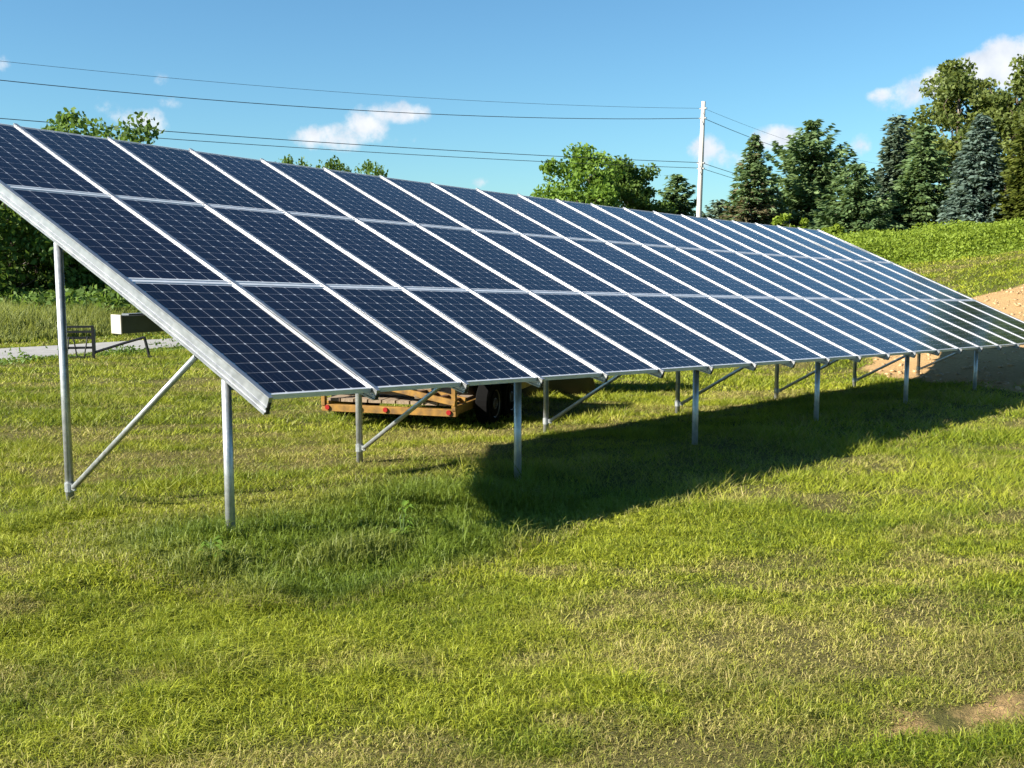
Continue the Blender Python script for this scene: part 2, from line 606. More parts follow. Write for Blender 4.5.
o = mesh_np('road', np.stack([RX.ravel(), RY.ravel(), RZ.ravel()], -1), RF, [mat('worn_asphalt', rough=.9, build=road_mat)], smooth=True)
tag(o, kind='structure')


# ---------------------------------------------------------------- grass
def blades(x, y, h, w, lean, rnd, tone, segs):
    """bent blades as one mesh: arrays of the same length -> V, F(tri), uv"""
    n = len(x)
    z = ground(x, y) - .004
    a = rng.uniform(0, 2 * np.pi, n)
    fa = rng.uniform(0, 2 * np.pi, n)
    sx, sy = np.cos(fa) * w / 2, np.sin(fa) * w / 2
    lx, ly = np.cos(a) * lean, np.sin(a) * lean
    base = np.stack([x, y, z], -1)
    side = np.stack([sx, sy, np.zeros(n)], -1)
    if segs == 1:
        tip = base + np.stack([lx * h, ly * h, h], -1)
        V = np.stack([base - side, base + side, tip], 1).reshape(-1, 3)
        F = np.arange(3 * n).reshape(n, 3)
        uv = np.repeat(np.stack([rnd, tone], -1), 3, 0)
        return V, F, uv
    mid = base + np.stack([lx * h * .35, ly * h * .35, h * .62], -1)
    tip = base + np.stack([lx * h * 1.1, ly * h * 1.1, h * (1 - .35 * np.minimum(lean, 1.2))], -1)
    V = np.stack([base - side, base + side, mid - side * .75, mid + side * .75, tip], 1).reshape(-1, 3)
    k = np.arange(n)[:, None] * 5
    F = np.stack([k + np.array([0, 1, 3]), k + np.array([0, 3, 2]), k + np.array([2, 3, 4])], 1).reshape(-1, 3)
    uv = np.repeat(np.stack([rnd, tone], -1), 9, 0)
    return V, F, uv


def grass_blade_mat():
    """u: random per blade, v: dryness of the spot (0 green .. 1 straw; above 1: lush strip)"""
    m = bpy.data.materials.new('grass_blade'); m.use_nodes = True
    t = m.node_tree; b = t.nodes['Principled BSDF']; out = t.nodes['Material Output']
    uv = node(t, 'ShaderNodeUVMap', uv_map='tone'); s = node(t, 'ShaderNodeSeparateXYZ'); t.links.new(uv.outputs[0], s.inputs[0])
    green = tmix(t, s.outputs[0], (.10, .158, .008), (.385, .41, .030))
    straw = tmix(t, s.outputs[0], (.22, .18, .06), (.52, .42, .17))
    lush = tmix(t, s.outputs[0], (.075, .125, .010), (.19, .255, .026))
    dr = tmath(t, 'MULTIPLY_ADD', s.outputs[1], 1.0, 0.0, clamp=True)
    col = tmix(t, dr, green, straw)
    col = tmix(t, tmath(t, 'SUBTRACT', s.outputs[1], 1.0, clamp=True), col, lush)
    t.links.new(col, b.inputs['Base Color'])
    b.inputs['Roughness'].default_value = .55
    b.inputs['Specular IOR Level'].default_value = .3
    tr = node(t, 'ShaderNodeBsdfTranslucent'); t.links.new(tmix(t, .5, col, (.22, .26, .02)), tr.inputs['Color'])
    ms = node(t, 'ShaderNodeMixShader'); ms.inputs[0].default_value = .35
    t.links.new(b.outputs[0], ms.inputs[1]); t.links.new(tr.outputs[0], ms.inputs[2]); t.links.new(ms.outputs[0], out.inputs['Surface'])
    return m


M['grass'] = grass_blade_mat()
bands = [(2.2, 4.5, 24000, .0040, 2), (4.5, 7, 15000, .0050, 2), (7, 10, 7500, .0066, 2), (10, 15, 2200, .010, 1), (15, 22, 1100, .016, 1), (22, 34, 420, .026, 1), (34, 55, 120, .05, 1)]
VV, FF, UU, nv = [], [], [], 0
for (r0, r1, rho, w, sg) in bands:
    th0, th1 = YAW - R(29.5), YAW + R(29.5)
    n = int(rho * .5 * (th1 - th0) * (r1 * r1 - r0 * r0))
    r = np.sqrt(rng.uniform(r0 * r0, r1 * r1, n)); th = rng.uniform(th0, th1, n)
    x, y = CAM[0] + r * np.cos(th), CAM[1] + r * np.sin(th)
    dm, dry, lu = dirt_mask(x, y), dry_mask(x, y), lush_mask(x, y)
    tuft = fbm(x * 5, y * 5, 71, 3)
    keep = (rng.uniform(0, 1, n) > dm * 1.15) & (rng.uniform(0, 1, n) > .28 * dry + .34 * sstep(.50, .36, tuft) * (1 - lu)) & ~((np.abs(road_dist(x, y)) < 1.5))
    x, y, dry, lu, tuft, r = (a[keep] for a in (x, y, dry, lu, tuft, r))
    n = len(x)
    clump = fbm(x * 1.3, y * 1.3, 73, 3)
    h = (.026 + .050 * rng.uniform(0, 1, n) ** 1.8) * (.45 + 1.25 * tuft) * (1 - .35 * dry) * (1 + sstep(.58, .70, clump) * .8)
    flat = rng.uniform(0, 1, n) < .22 + .25 * dry
    h = np.where(flat, h * .5, h)
    h = h * (1 + lu * (.38 + .25 * sstep(.45, .7, clump))) * (1 + .018 * np.maximum(r - 7, 0))
    lean = rng.uniform(.25, 1.9, n) * (1 - .35 * lu) * np.where(flat, 2.2, 1)
    tone = np.where(rng.uniform(0, 1, n) < .08 + .72 * dry, rng.uniform(.35, 1, n) * (.4 + .6 * dry), .25 * dry)
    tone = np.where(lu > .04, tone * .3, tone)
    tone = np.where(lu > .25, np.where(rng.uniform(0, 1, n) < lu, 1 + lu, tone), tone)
    patch = sstep(.34, .64, .5 * fbm(x * .8 + 3, y * .8, 75, 4) + .5 * fbm((x * .85 - y * .53) * .4, (y * .85 + x * .53) * 1.3, 76, 3))
    rn = np.clip(rng.uniform(0, 1, n) * .62 + .42 * patch - .02, 0, 1)
    V, F, U = blades(x, y, h, w * rng.uniform(.7, 1.3, n), lean, rn, tone, sg)
    VV.append(V); FF.append(F + nv); UU.append(U); nv += len(V)
o = mesh_np('grass', np.concatenate(VV), np.concatenate(FF), [M['grass']], uvs={'tone': np.concatenate(UU)})
tag(o, 'mown lawn grass, patchy green and straw, around the solar array', 'grass', kind='stuff')

# ---------------------------------------------------------------- the solar array
PXC, PYC, TILT, SLOPE, SAG = 1.0213934, 1.98, 0.41046829, -0.03894908, 0.0004910537
WQ = np.array([-0.0573264, -0.0297939, 0.0579686, 0.0730118, -0.1062394, -0.1359372, 0.1089665, 0.1725902, -0.2607141, 0.2267907,
               0.0042898, 0.0106975, -0.0054179, -0.0213995, 0.0075031, 0.0092783, -0.0219953, -0.0120205, 0.0383580, -0.0029577])


def W(c, v, n=0.0, du=0.0):
    """array coordinates (column, metres up the slope, metres above the glass) to world"""
    c, v, n, du = np.broadcast_arrays(*(np.asarray(a, float) for a in (c, v, n, du)))
    s = (c - 10) / 10; w = (v - 2.97) / 2.97
    B = np.stack([s ** i * w ** j for i in range(4) for j in range(4) if i + j <= 3], -1)
    dx, dn = B @ WQ[:10], B @ WQ[10:] + n
    cu = c + du / PXC
    x = cu * PXC * math.cos(SLOPE) + dx
    z = cu * PXC * math.sin(SLOPE) + SAG * ((c - 10) ** 2 - 100)
    return np.stack([x, v * math.cos(TILT) - math.sin(TILT) * dn, z + v * math.sin(TILT) + math.cos(TILT) * dn], -1)


array = empty('solar_array', (0, 0, 0))
tag(array, 'long tilted ground mounted solar array of dark blue panels on steel posts', 'solar array')
NC = 20
pr = random.Random(3)
hgap, vgap = .023, .024
for j in range(3):
    for i in range(NC):
        tn = pr.random()
        u0, u1 = i + hgap / PXC, i + 1 - hgap / PXC
        v0, v1 = j * PYC + vgap, (j + 1) * PYC - vgap
        if j == 0:
            v0 = .0
        fr = .010                                               # frame lip
        fu = fr / PXC
        # glass, slightly below the lip
        k = 5
        cc = np.linspace(u0 + fu, u1 - fu, 2); vv = np.linspace(v0 + fr, v1 - fr, k)
        tilt_n, tilt_u = (pr.random() - .5) * .007, (pr.random() - .5) * .006
        P = [W(c_, v_, -.006 + tilt_n * (q - .5) + tilt_u * (c_ - i - .5)) for q, v_ in zip(np.linspace(0, 1, k), vv) for c_ in cc]
        F = [(2 * q, 2 * q + 1, 2 * q + 3, 2 * q + 2) for q in range(k - 1)]
        mu, mv = .10, .14
        uvp = [(a, b_) for b_ in np.linspace(-mv, 12 + mv, k) for a in (-mu, 6 + mu)]
        uv = np.array([uvp[q] for f in F for q in f])
        p = mesh_np('solar_panel', P, F, [M['cells']], array, uvs={'cells': uv, 'tone': np.full((len(uv), 2), tn)})
        # frame: four bars, lip up to the glass plane, 40 mm deep
        mb = MB()
        for (a0, a1, b0, b1) in ((u0, u0 + fu, v0, v1), (u1 - fu, u1, v0, v1), (u0 + fu, u1 - fu, v0, v0 + fr), (u0 + fu, u1 - fu, v1 - fr, v1)):
            q = [W(a0, b0, 0), W(a1, b0, 0), W(a1, b1, 0), W(a0, b1, 0), W(a0, b0, -.04), W(a1, b0, -.04), W(a1, b1, -.04), W(a0, b1, -.04)]
            mb.add(q, [(0, 1, 2, 3), (7, 6, 5, 4), (0, 4, 5, 1), (1, 5, 6, 2), (2, 6, 7, 3), (3, 7, 4, 0)])
        mb.build('panel_frame', M['frame'], p)

# sloping beams between the panel columns
prof = [(-.0195, .010), (.0195, .010), (.0195, .002), (.017, -.006), (.017, -.066), (.025, -.071), (.025, -.082), (.017, -.087), (.017, -.106), (.028, -.111), (.028, -.126),
        (-.028, -.126), (-.028, -.111), (-.017, -.106), (-.017, -.087), (-.025, -.082), (-.025, -.071), (-.017, -.066), (-.017, -.006), (-.0195, .002)]
VEND0, VEND1 = -.06, 3 * PYC + .02
for i in range(NC + 1):
    inner = 0 < i < NC
    vv = np.concatenate([[VEND0, .22], np.linspace(.9, VEND1, 6)])
    mb = MB(); n = len(prof)
    vs = [W(i, v_, b_ * (.60 if inner and v_ < 0 and b_ < 0 else 1), a_) for v_ in vv for (a_, b_) in prof]
    fs = [(q * n + k, q * n + (k + 1) % n, (q + 1) * n + (k + 1) % n, (q + 1) * n + k) for q in range(7) for k in range(n)]
    fs += [tuple(range(n)), tuple(7 * n + k for k in reversed(range(n)))]
    mb.add(vs, fs)
    bo = mb.build('beam', M['aluminium'], array)
    mb = MB()
    q = [W(i, VEND0 - d_, b_ * (.6 if inner else 1), a_) for d_ in (.001, .006) for (a_, b_) in ((-.012, -.03), (.012, -.03), (.012, -.118), (-.012, -.118))]
    mb.add(q, [(0, 1, 2, 3), (7, 6, 5, 4), (0, 4, 5, 1), (1, 5, 6, 2), (2, 6, 7, 3), (3, 7, 4, 0)])
    mb.build('end_cap', M['black_plastic'], bo)

# rails that close the gaps between the tiers
for j in (1, 2):
    mb = MB()
    for i in range(NC):
        a, b_ = i + .021 / PXC, i + 1 - .021 / PXC
        q = [W(c_, j * PYC + d_, n_) for n_ in (-.005, -.045) for (c_, d_) in ((a, -vgap + .002), (b_, -vgap + .002), (b_, vgap - .002), (a, vgap - .002))]
        mb.add(q, [(0, 1, 2, 3), (7, 6, 5, 4), (0, 4, 5, 1), (1, 5, 6, 2), (2, 6, 7, 3), (3, 7, 4, 0)])
    mb.build('tier_rail', M['frame'], array)

# pipes, posts, braces
PR = .0365
VF, VB = .46, 2.97
for v_ in (VF, VB):
    MB().tube([W(c_, v_, -.128 - PR) for c_ in np.linspace(.02, 20.0, 30)], PR, 14).build('cross_pipe', M['galvanised'], array, smooth=True)
for k in range(7):
    c_ = k * 3.27 + (.004 if k == 0 else 0)
    tf = W(c_, VF, -.128 - 2 * PR); tb = W(c_, VB, -.128 - 2 * PR)
    gf, gb = float(ground(tf[0], tf[1])), float(ground(tb[0], tb[1]))
    ext = .08 if k in (0, 6) else .01
    MB().tube([(tf[0], tf[1], gf - .3), tf + np.array([0, 0, ext])], PR, 16).build('front_post', M['galvanised'], array, smooth=True)
    MB().tube([(tb[0], tb[1], gb - .3), tb + np.array([0, 0, ext])], PR, 16).build('back_post', M['galvanised'], array, smooth=True)
    z0 = gb + .17
    a = Vector((tb[0], tb[1] - .07, z0)); b_ = Vector(W(c_, .90, -.14))
    br = MB().tube([a, b_], .024, 12).build('brace', M['galvanised'], array, smooth=True)
    MB().tube([(tb[0], tb[1], z0 - .045), (tb[0], tb[1], z0 + .035)], PR + .007, 14).box((tb[0], tb[1] - .062, z0), (.02, .07, .05)).build('clamp', M['galvanised'], br)
    MB().tube([tf + np.array([.02 if k == 0 else -.05, 0, PR]), tf + np.array([.05, 0, PR])], PR + .006, 14).build('pipe_saddle', M['galvanised'], array, smooth=True)

# electrical trough hung from the back pipe
bx = empty('electrical_trough', (.59, 2.97, .26))
tag(bx, 'grey electrical trough with pale end hanging under the array', 'electrical box')
MB().box((.85, 0, .075), (1.66, .16, .165)).build('housing', M['box_grey'], bx, bevel=.006)
MB().box((.012, 0, .0765), (.02, .172, .176)).build('end_cap', M['box_pale'], bx, bevel=.004)
for xx in (.26, 1.45):
    MB().tube([(xx, -.06, .15), (xx, -.06, .62)], .022, 10).build('hanger', M['galvanised'], bx, smooth=True)
MB().box((.85, 0, .164), (1.5, .12, .012)).build('cover_lip', M['box_grey'], bx)

# ---------------------------------------------------------------- trailer with its load, rack by the lane
TX, TY, TH = 6.2, 4.02, R(23)
tz = float(ground(TX + 1.2, TY + 1)) + .0
tr = empty('equipment_trailer', (TX, TY, tz), TH)
tag(tr, 'low yellow equipment trailer with red tail lights parked behind the array', 'trailer')
WD, LN = 2.05, 4.5
MB().box((.05, WD / 2, .315), (.10, WD, .10)).build('rear_beam', M['yellow'], tr, bevel=.006)
for yy in (.06, WD - .06):
    MB().box((LN / 2 + .05, yy, .345), (LN - .1, .09, .12)).build('side_rail', M['yellow'], tr, bevel=.006)
MB().box((LN - .05, WD / 2, .345), (.1, WD - .2, .12)).build('front_beam', M['yellow'], tr, bevel=.006)
mb = MB()
for k in range(9):
    mb.box((LN / 2 + .02, .20 + k * .215, .42), (LN - .2, .19, .045))
mb.build('deck', M['plank'], tr)
for yy in (.10, 1.05, 1.45, WD - .10):
    MB().disc((-.012, yy, .325), (1, 0, 0), .036, .03, 14).build('tail_light', M['red_lens'], tr)
for yy in (-.02, WD + .02):
    for xx in (1.05, 1.85):
        sd = -1 if yy < 1 else 1
        w_ = MB().disc((xx, yy + sd * .1, .33), (0, 1, 0), .33, .2, 28).build('wheel', M['tyre'], tr, smooth=False)
        pf = [(0, .0), (0, .06), (.02, .07), (-.03, .11), (-.05, .17), (.0, .19), (.012, .205)]
        MB().disc((xx, yy + sd * .2, .33), (0, sd, 0), .2, .02, 24, prof=pf).build('rim', M['rim'], w_)
    MB().box((1.45, yy + (-.11 if yy < 1 else .11), .70), (1.75, .23, .025)).build('fender', M['tarp'], tr)
for yy in (.03, WD - .03):
    MB().box((.02, yy, .52), (.07, .06, .34)).build('corner_post', M['yellow'], tr, bevel=.005)
for sy in (-1, 1):
    MB().tube([(LN, WD / 2 + sy * .9, .39), (LN + 1.3, WD / 2 + sy * .06, .39)], .05, 6).build('tongue', M['yellow'], tr)
MB().tube([(LN + 1.15, WD / 2, .08), (LN + 1.15, WD / 2, .85)], .035, 10).box((LN + 1.15, WD / 2, .07), (.18, .18, .03)).build('tongue_jack', M['galvanised'], tr)
MB().box((LN + 1.42, WD / 2, .42), (.22, .1, .1)).build('coupler', M['rust'], tr)


def boxed(name, c, d, rot, m, label, cat, group=None, extra=None):
    o = empty(name, c)
    o.location = (Matrix.Translation((TX, TY, tz)) @ Matrix.Rotation(TH, 4, 'Z') @ Vector(c))
    o.rotation_euler = (rot[0], rot[1], rot[2] + TH)
    me = MB().box((0, 0, 0), d).build(name, m, bevel=.004)
    me.location, me.rotation_euler = o.location, o.rotation_euler
    bpy.data.objects.remove(o)
    return tag(me, label, cat, group)


def ramp(c, rot, label):
    o = empty('loading_ramp', Matrix.Translation((TX, TY, tz)) @ Matrix.Rotation(TH, 4, 'Z') @ Vector(c), TH + rot[2])
    o.rotation_euler = (rot[0], rot[1], rot[2] + TH)
    for yy in (-.16, .16):
        MB().box((0, yy, 0), (1.3, .05, .08)).build('ramp_rail', M['yellow'], o, bevel=.005)
    mb = MB()
    for k in range(7):
        mb.box((-.55 + k * .18, 0, .01), (.05, .27, .04))
    mb.build('ramp_rungs', M['rust'], o)
    return tag(o, label, 'ramp')


ramp((.22, .62, .56), (0, R(-9), R(84)), 'yellow ramp lying across the back of the trailer deck')
ramp((.45, 1.50, .60), (R(14), R(7), R(66)), 'yellow ramp tilted on the boards at the far corner of the trailer')
boxed('timber_board', (.55, 1.25, .505), (1.7, .22, .05), (0, 0, R(88)), M['plank'], 'weathered board lying lowest along the back edge of the trailer', 'board', 'boards on the trailer')
boxed('timber_board', (.95, .85, .515), (1.9, .20, .05), (0, 0, R(20)), M['plank'], 'weathered board lying skewed on the trailer deck', 'board', 'boards on the trailer')
boxed('timber_board', (.35, 1.2, .60), (1.4, .12, .10), (0, R(3), R(95)), M['plank'], 'thick square timber resting on the board at the trailer back', 'timber', 'boards on the trailer')

# assumed tarp-covered load, added to shade the wheels and cast the ground shadow
bm = bmesh.new()
bmesh.ops.create_grid(bm, x_segments=14, y_segments=10, size=1.0)
for v in bm.verts:
    x_, y_ = v.co.x, v.co.y
    e = max(abs(x_), abs(y_))
    hgt = 1.05 * (1 - sstep(.72, 1.0, e)) * (.88 + .25 * vnoise(np.array(x_ * 2.1 + 5), np.array(y_ * 2.3 + 2), 4))
    v.co = Vector((x_ * 1.15 * (1.0 - .08 * (e < .9)), y_ * .92, float(hgt)))
me = bpy.data.meshes.new('shadow_load'); bm.to_mesh(me); bm.free()
me.materials.append(M['tarp'])
for p_ in me.polygons:
    p_.use_smooth = True
o = link(bpy.data.objects.new('shadow_load', me))
o.location = Matrix.Translation((TX, TY, tz)) @ Matrix.Rotation(TH, 4, 'Z') @ Vector((2.15, WD / 2, .46))
o.rotation_euler = (0, 0, TH)
sm = o.modifiers.new('thick', 'SOLIDIFY'); sm.thickness = .02
tag(o, 'dark tarp covered lump added over the yellow trailer wheels to cast shade', 'covered load')

pl_ = o.copy(); link(pl_); pl_.data = o.data; pl_.name = 'shadow_pile'  # assumed second lump, added to throw the dark shadow beyond the trailer
pl_.location = (11.5, 7.25, float(ground(11.5, 7.25)) - .02); pl_.rotation_euler = (0, 0, R(70)); pl_.scale = (.95, 1.1, 1.75)
tag(pl_, 'dark covered lump added past the front of the yellow trailer as a shadow caster', 'covered pile')

# black rack with tongue and stand beside the lane
rx, ry = 8.35, 19.25
rz_ = float(ground(rx, ry))
rk = empty('iron_rack', (rx, ry, rz_), R(-38))
tag(rk, 'small black iron rack with crossbars and a propped tongue beside the lane', 'farm rack')
mb = MB()
for xx in (0, .78):
    mb.box((xx, 0, .40), (.06, .06, .80))
mb.box((.39, 0, .79), (.84, .062, .05)).box((.39, 0, .04), (.84, .062, .06))
mb.build('rack_frame', M['black_iron'], rk)
for zz in (.28, .52, .67):
    MB().box((.39, -.005, zz), (.72, .05, .055)).build('crossbar', M['black_iron'], rk)
for (a_, b_) in ((.16, .24), (.40, .33), (.56, .66)):
    MB().tube([(a_, -.02, .05), (b_, -.02, .55)], .018, 6).build('spindle', M['black_iron'], rk)
MB().box((.79, .045, .42), (.075, .02, .6)).build('side_plate', M['box_pale'], rk)
MB().tube([(.80, 0, .16), (1.45, .10, .36), (1.95, .18, .50)], .032, 8).build('tongue', M['black_iron'], rk)
MB().tube([(1.95, .18, .52), (2.06, .18, .0)], .035, 8).box((2.07, .18, .02), (.14, .14, .03)).build('stand_leg', M['black_iron'], rk)


# ---------------------------------------------------------------- utility poles and wires
def pole(name, x, y, top, label, lean=0.0):
    z = float(ground(x, y))
    o = empty(name, (x, y, z))
    H = top - z
    rt = np.array([math.sin(YAW), -math.cos(YAW), 0]) * lean
    pts = [rt * t + np.array([0, 0, -.8 + (H + .8) * t]) for t in (0, .35, .7, 1.0)]
    MB().tube(pts, [.19, .17, .15, .125], 14).build('shaft', M['pole'], o, smooth=True)
    for dz in (.42, 1.02, 3.78, 4.12):
        q = pts[3] * (1 - dz / H)
        MB().box((q[0], q[1], H - dz), (.12, .50, .07)).disc((q[0] + .0, q[1] - .25, H - dz + .06), (0, 0, 1), .05, .12, 10).build('bracket', M['porcelain'], o)
    tag(o, label, 'utility pole', 'poles of the power line')
    return np.array([x, y, top])


x1, y1 = at(695.5, 70); x2, y2 = 2.0, 46.7; x3, y3 = 112.0, 38.0
top1 = height_at(703, 106, 70)
P1 = pole('utility_pole', x1, y1, top1, 'pale weathered utility pole standing tall between the trees behind the array', .24)
P2 = pole('utility_pole', x2, y2, top1 - .2, 'utility pole by the woods at the lane end of the power line')
P3 = pole('utility_pole', x3, y3, top1 + .1, 'distant utility pole hidden behind the spruces on the hill')
lab = ['topmost thin power wire running to the pole tip', 'second power wire just below the pole tip',
       'upper of the two low cables crossing just above the array', 'lower of the two low cables crossing just above the array']
rt = np.array([math.sin(YAW), -math.cos(YAW), 0]) * .27
for i, (dz, rad, sag, sag2) in enumerate(((.42, .009, .85, .7), (1.02, .018, 1.10, .9), (3.76, .018, .38, .9), (4.10, .016, .38, .9))):
    pts = []
    a, m_, b_ = P2 - [0, 0, dz - (.75 if i > 1 else 0)], P1 - [0, 0, dz] + rt * (1 - dz / 12), P3 - [0, 0, dz]
    for t in np.linspace(0, 1, 26):
        q = a * (1 - t) + m_ * t; q = q - np.array([0, 0, sag * 4 * t * (1 - t)]); pts.append(q)
    for t in np.linspace(0, 1, 26)[1:]:
        q = m_ * (1 - t) + b_ * t; q = q - np.array([0, 0, sag2 * 4 * t * (1 - t)]); pts.append(q)
    o = MB().tube(pts, rad, 5).build('power_line', M['cable'])
    tag(o, lab[i], 'power line', 'power lines')


# ---------------------------------------------------------------- trees
def quads(cen, nrm_dir, size, asp, rnd, tone):
    """leaf-sized diamonds at cen (n,3), random orientation biased by nrm_dir"""
    n = len(cen)
    a = rng.normal(size=(n, 3)) + nrm_dir
    a /= np.linalg.norm(a, axis=1)[:, None]
    b = np.cross(a, rng.normal(size=(n, 3))); b /= np.linalg.norm(b, axis=1)[:, None]
    c = np.cross(a, b)
    s = size[:, None]
    V = np.stack([cen - b * s, cen + c * s * asp + a * s * .15, cen + b * s, cen - c * s * asp + a * s * .15], 1).reshape(-1, 3)
    F = np.arange(4 * n).reshape(n, 4)
    uv = np.repeat(np.stack([rnd, tone], -1), 4, 0)
    return V, F, uv


def limb(mb, p0, p1, r0, r1, wob=.12, n=7, seg=4):
    p0, p1 = Vector(p0), Vector(p1)
    L = (p1 - p0).length
    pts, rad = [], []
    for i in range(seg + 1):
        t = i / seg
        q = p0.lerp(p1, t)
        if 0 < i < seg:
            q += Vector((random.gauss(0, 1), random.gauss(0, 1), random.gauss(0, .5))) * L * wob * .35
        q += Vector((0, 0, .12 * L * math.sin(math.pi * t) * wob * 3))
        pts.append(q); rad.append(r0 + (r1 - r0) * t)
    mb.tube(pts, rad, n, cap=True)
    return pts


def broadleaf(name, H, Wd, leafm, leaves=9000, bottom=.18, clumps=46, leaf=.15, open_=.0, trunk_r=None, seed=1):
    """deciduous tree at the origin: trunk with limbs, crown of leaf clumps round the limb ends"""
    global rng
    random.seed(seed); rng = np.random.default_rng(seed)
    o = empty(name)
    mb = MB()
    r0 = trunk_r or H * .022
    top = Vector((random.uniform(-.04, .04) * H, random.uniform(-.04, .04) * H, H * .80))
    tp = limb(mb, (0, 0, -.3), top, r0, r0 * .25, .1, 9, 7)
    cents = []
    k = 0
    while len(cents) < clumps and k < 4000:
        k += 1
        d = Vector((random.gauss(0, 1), random.gauss(0, 1), random.gauss(0, 1))).normalized()
        rr = random.uniform(.35, 1.0) ** .6
        zc = bottom * H + (1 - bottom) * H * .52
        lump = 1 + .22 * math.sin(3 * math.atan2(d.y, d.x) + seed) + .16 * math.sin(5 * d.z + seed * 2)
        c = Vector((d.x * Wd / 2 * rr * lump, d.y * Wd / 2 * rr * lump, zc + d.z * (1 - bottom) * H * .46 * rr * (.85 + .15 * lump)))
        if c.z > zc:                                                   # narrower towards the top
            f = 1 - .35 * ((c.z - zc) / (H - zc))
            c.x *= f; c.y *= f
        if c.z < bottom * H * .7:
            continue
        if any((c - q).length < Wd * .085 for q, _ in cents):
            continue
        cents.append((c, random.uniform(.6, 1.25)))
    L = []
    for (c, s) in cents:
        t0 = min(max((c.z - H * .12) / (H * .8) * .75, .12), .92)
        q = tp[min(int(t0 * (len(tp) - 1)), len(tp) - 1)]
        limb(mb, q, c, r0 * .30 * (1.1 - t0), r0 * .05, .25, 5, 3)
    mb.build('trunk', M['bark'], o, smooth=True)
    per = leaves // len(cents)
    C, T = [], []
    for (c, s) in cents:
        rad = Wd * .145 * s
        n = int(per * s * random.uniform(.7, 1.2))
        e = rng.normal(size=(n, 3)); e /= np.linalg.norm(e, axis=1)[:, None]
        rr = rng.uniform(0, 1, n) ** .45
        p = np.array(c) + e * (rr * rad)[:, None] * np.array([1.15, 1.15, .78])
        p[:, 2] -= .12 * rad * rng.uniform(0, 1, n)
        C.append(p); T.append(np.full(n, random.random() * .8 + .1) + rng.uniform(-.1, .1, n))
    C, T = np.concatenate(C), np.clip(np.concatenate(T), 0, 1)
    V, F, U = quads(C, np.array([0, 0, .5]), leaf * rng.uniform(.6, 1.3, len(C)), .62, rng.uniform(0, 1, len(C)), T)
    mesh_np('crown', V, F, [leafm], o, uvs={'tone': U})
    return o


def conifer(name, H, Wd, leafm, whorls=30, arms=11, droop=.22, power=.85, spray=.24, bare=.05, ragged=.15, up=.0, mat2=None, seed=1):
    """spruce-like tree at the origin: straight trunk, whorls of drooping arms carrying needle sprays"""
    global rng
    random.seed(seed); rng = np.random.default_rng(seed)
    o = empty(name)
    mb = MB()
    mb.tube([(0, 0, -.3), (0, 0, H * .5), (0, 0, H * .98)], [H * .02, H * .012, .015], 8)
    C, D, T, mi = [], [], [], []
    for w in range(whorls):
        t = (w + random.random() * .6) / whorls
        z = H * (bare + (1 - bare) * t)
        reach = Wd / 2 * (1 - t) ** power + .12
        na = max(4, int(arms * (1 - .55 * t)))
        ph = random.random() * 6.28
        for a in range(na):
            th = ph + 2 * math.pi * a / na + random.gauss(0, .2)
            r = reach * random.uniform(1 - 2.2 * ragged, 1 + ragged)
            if random.random() < ragged * .4:
                r *= .6
            d = np.array([math.cos(th), math.sin(th), 0])
            sag = droop * random.uniform(.6, 1.3)
            n = max(4, int(r / .17))
            s = np.linspace(.12, 1, n)
            line = np.outer(s * r, d)
            line[:, 2] = z - sag * r * s + (up + .16) * r * s ** 3
            if w % 2 == 0 and a % 2 == 0:
                mb.tube([(0, 0, z), tuple(line[n // 2]), tuple(line[-1])], [.03, .02, .006], 4, cap=False)
            side = np.array([-d[1], d[0], 0])
            tone = random.random()
            for k in range(6 if t < .8 else 4):
                off = rng.normal(0, .36, n) * (1.2 - s) * r * .6 + rng.normal(0, .05, n)
                p = line + np.outer(off, side)
                p[:, 2] += rng.normal(0, .09, n) - .10 * np.abs(off)
                C.append(p)
                dd = d * .8 + np.outer(np.sign(off) * .6, side)
                dd[:, 2] = -.25 + rng.normal(0, .15, n)
                D.append(dd); T.append(np.full(n, tone))
                brown = np.full(n, 1 if (mat2 and (random.random() < (.75 if .05 < t < .5 else .15) * (1 if random.random() < .8 else 0))) else 0)
                mi.append(brown)
    mb.build('trunk', M['bark'], o)
    C, D, T, mi = np.concatenate(C), np.concatenate(D), np.concatenate(T), np.concatenate(mi)
    n = len(C)
    D /= np.linalg.norm(D, axis=1)[:, None]
    up_ = rng.normal(size=(n, 3)) * .55 + np.array([0, 0, 1])
    S = np.cross(D, up_); S /= np.linalg.norm(S, axis=1)[:, None]
    N_ = np.cross(S, D)
    L = spray * rng.uniform(.7, 1.35, n)[:, None]
    Wq = L * rng.uniform(.26, .42, n)[:, None]
    V = np.stack([C - D * L * .5, C + S * Wq - N_ * Wq * .35, C + D * L, C - S * Wq - N_ * Wq * .35], 1).reshape(-1, 3)
    F = np.arange(4 * n).reshape(n, 4)
    U = np.repeat(np.stack([rng.uniform(0, 1, n), T], -1), 4, 0)
    mesh_np('crown', V, F, [leafm] + ([mat2] if mat2 else []), o, uvs={'tone': U}, mat_idx=mi)
    return o


def place(o, px, depth, rz=0.0, label=None, cat=None, group=None, scale=1.0):
    x, y = at(px, depth)
    o.location = (x, y, float(ground(x, y)) - .05)
    o.rotation_euler = (0, 0, rz)
    o.scale = (scale,) * 3
    return tag(o, label, cat, group)


def tree_h(px, depth, top_py):
    x, y = at(px, depth)
    return height_at(px, top_py, depth) - float(ground(x, y))


def clone(src, name=None):
    c = src.copy(); link(c)
    for ch in src.children:
        d = ch.copy(); link(d); d.parent = c
    return c


def px2m(w, depth):
    return w * depth / FPX


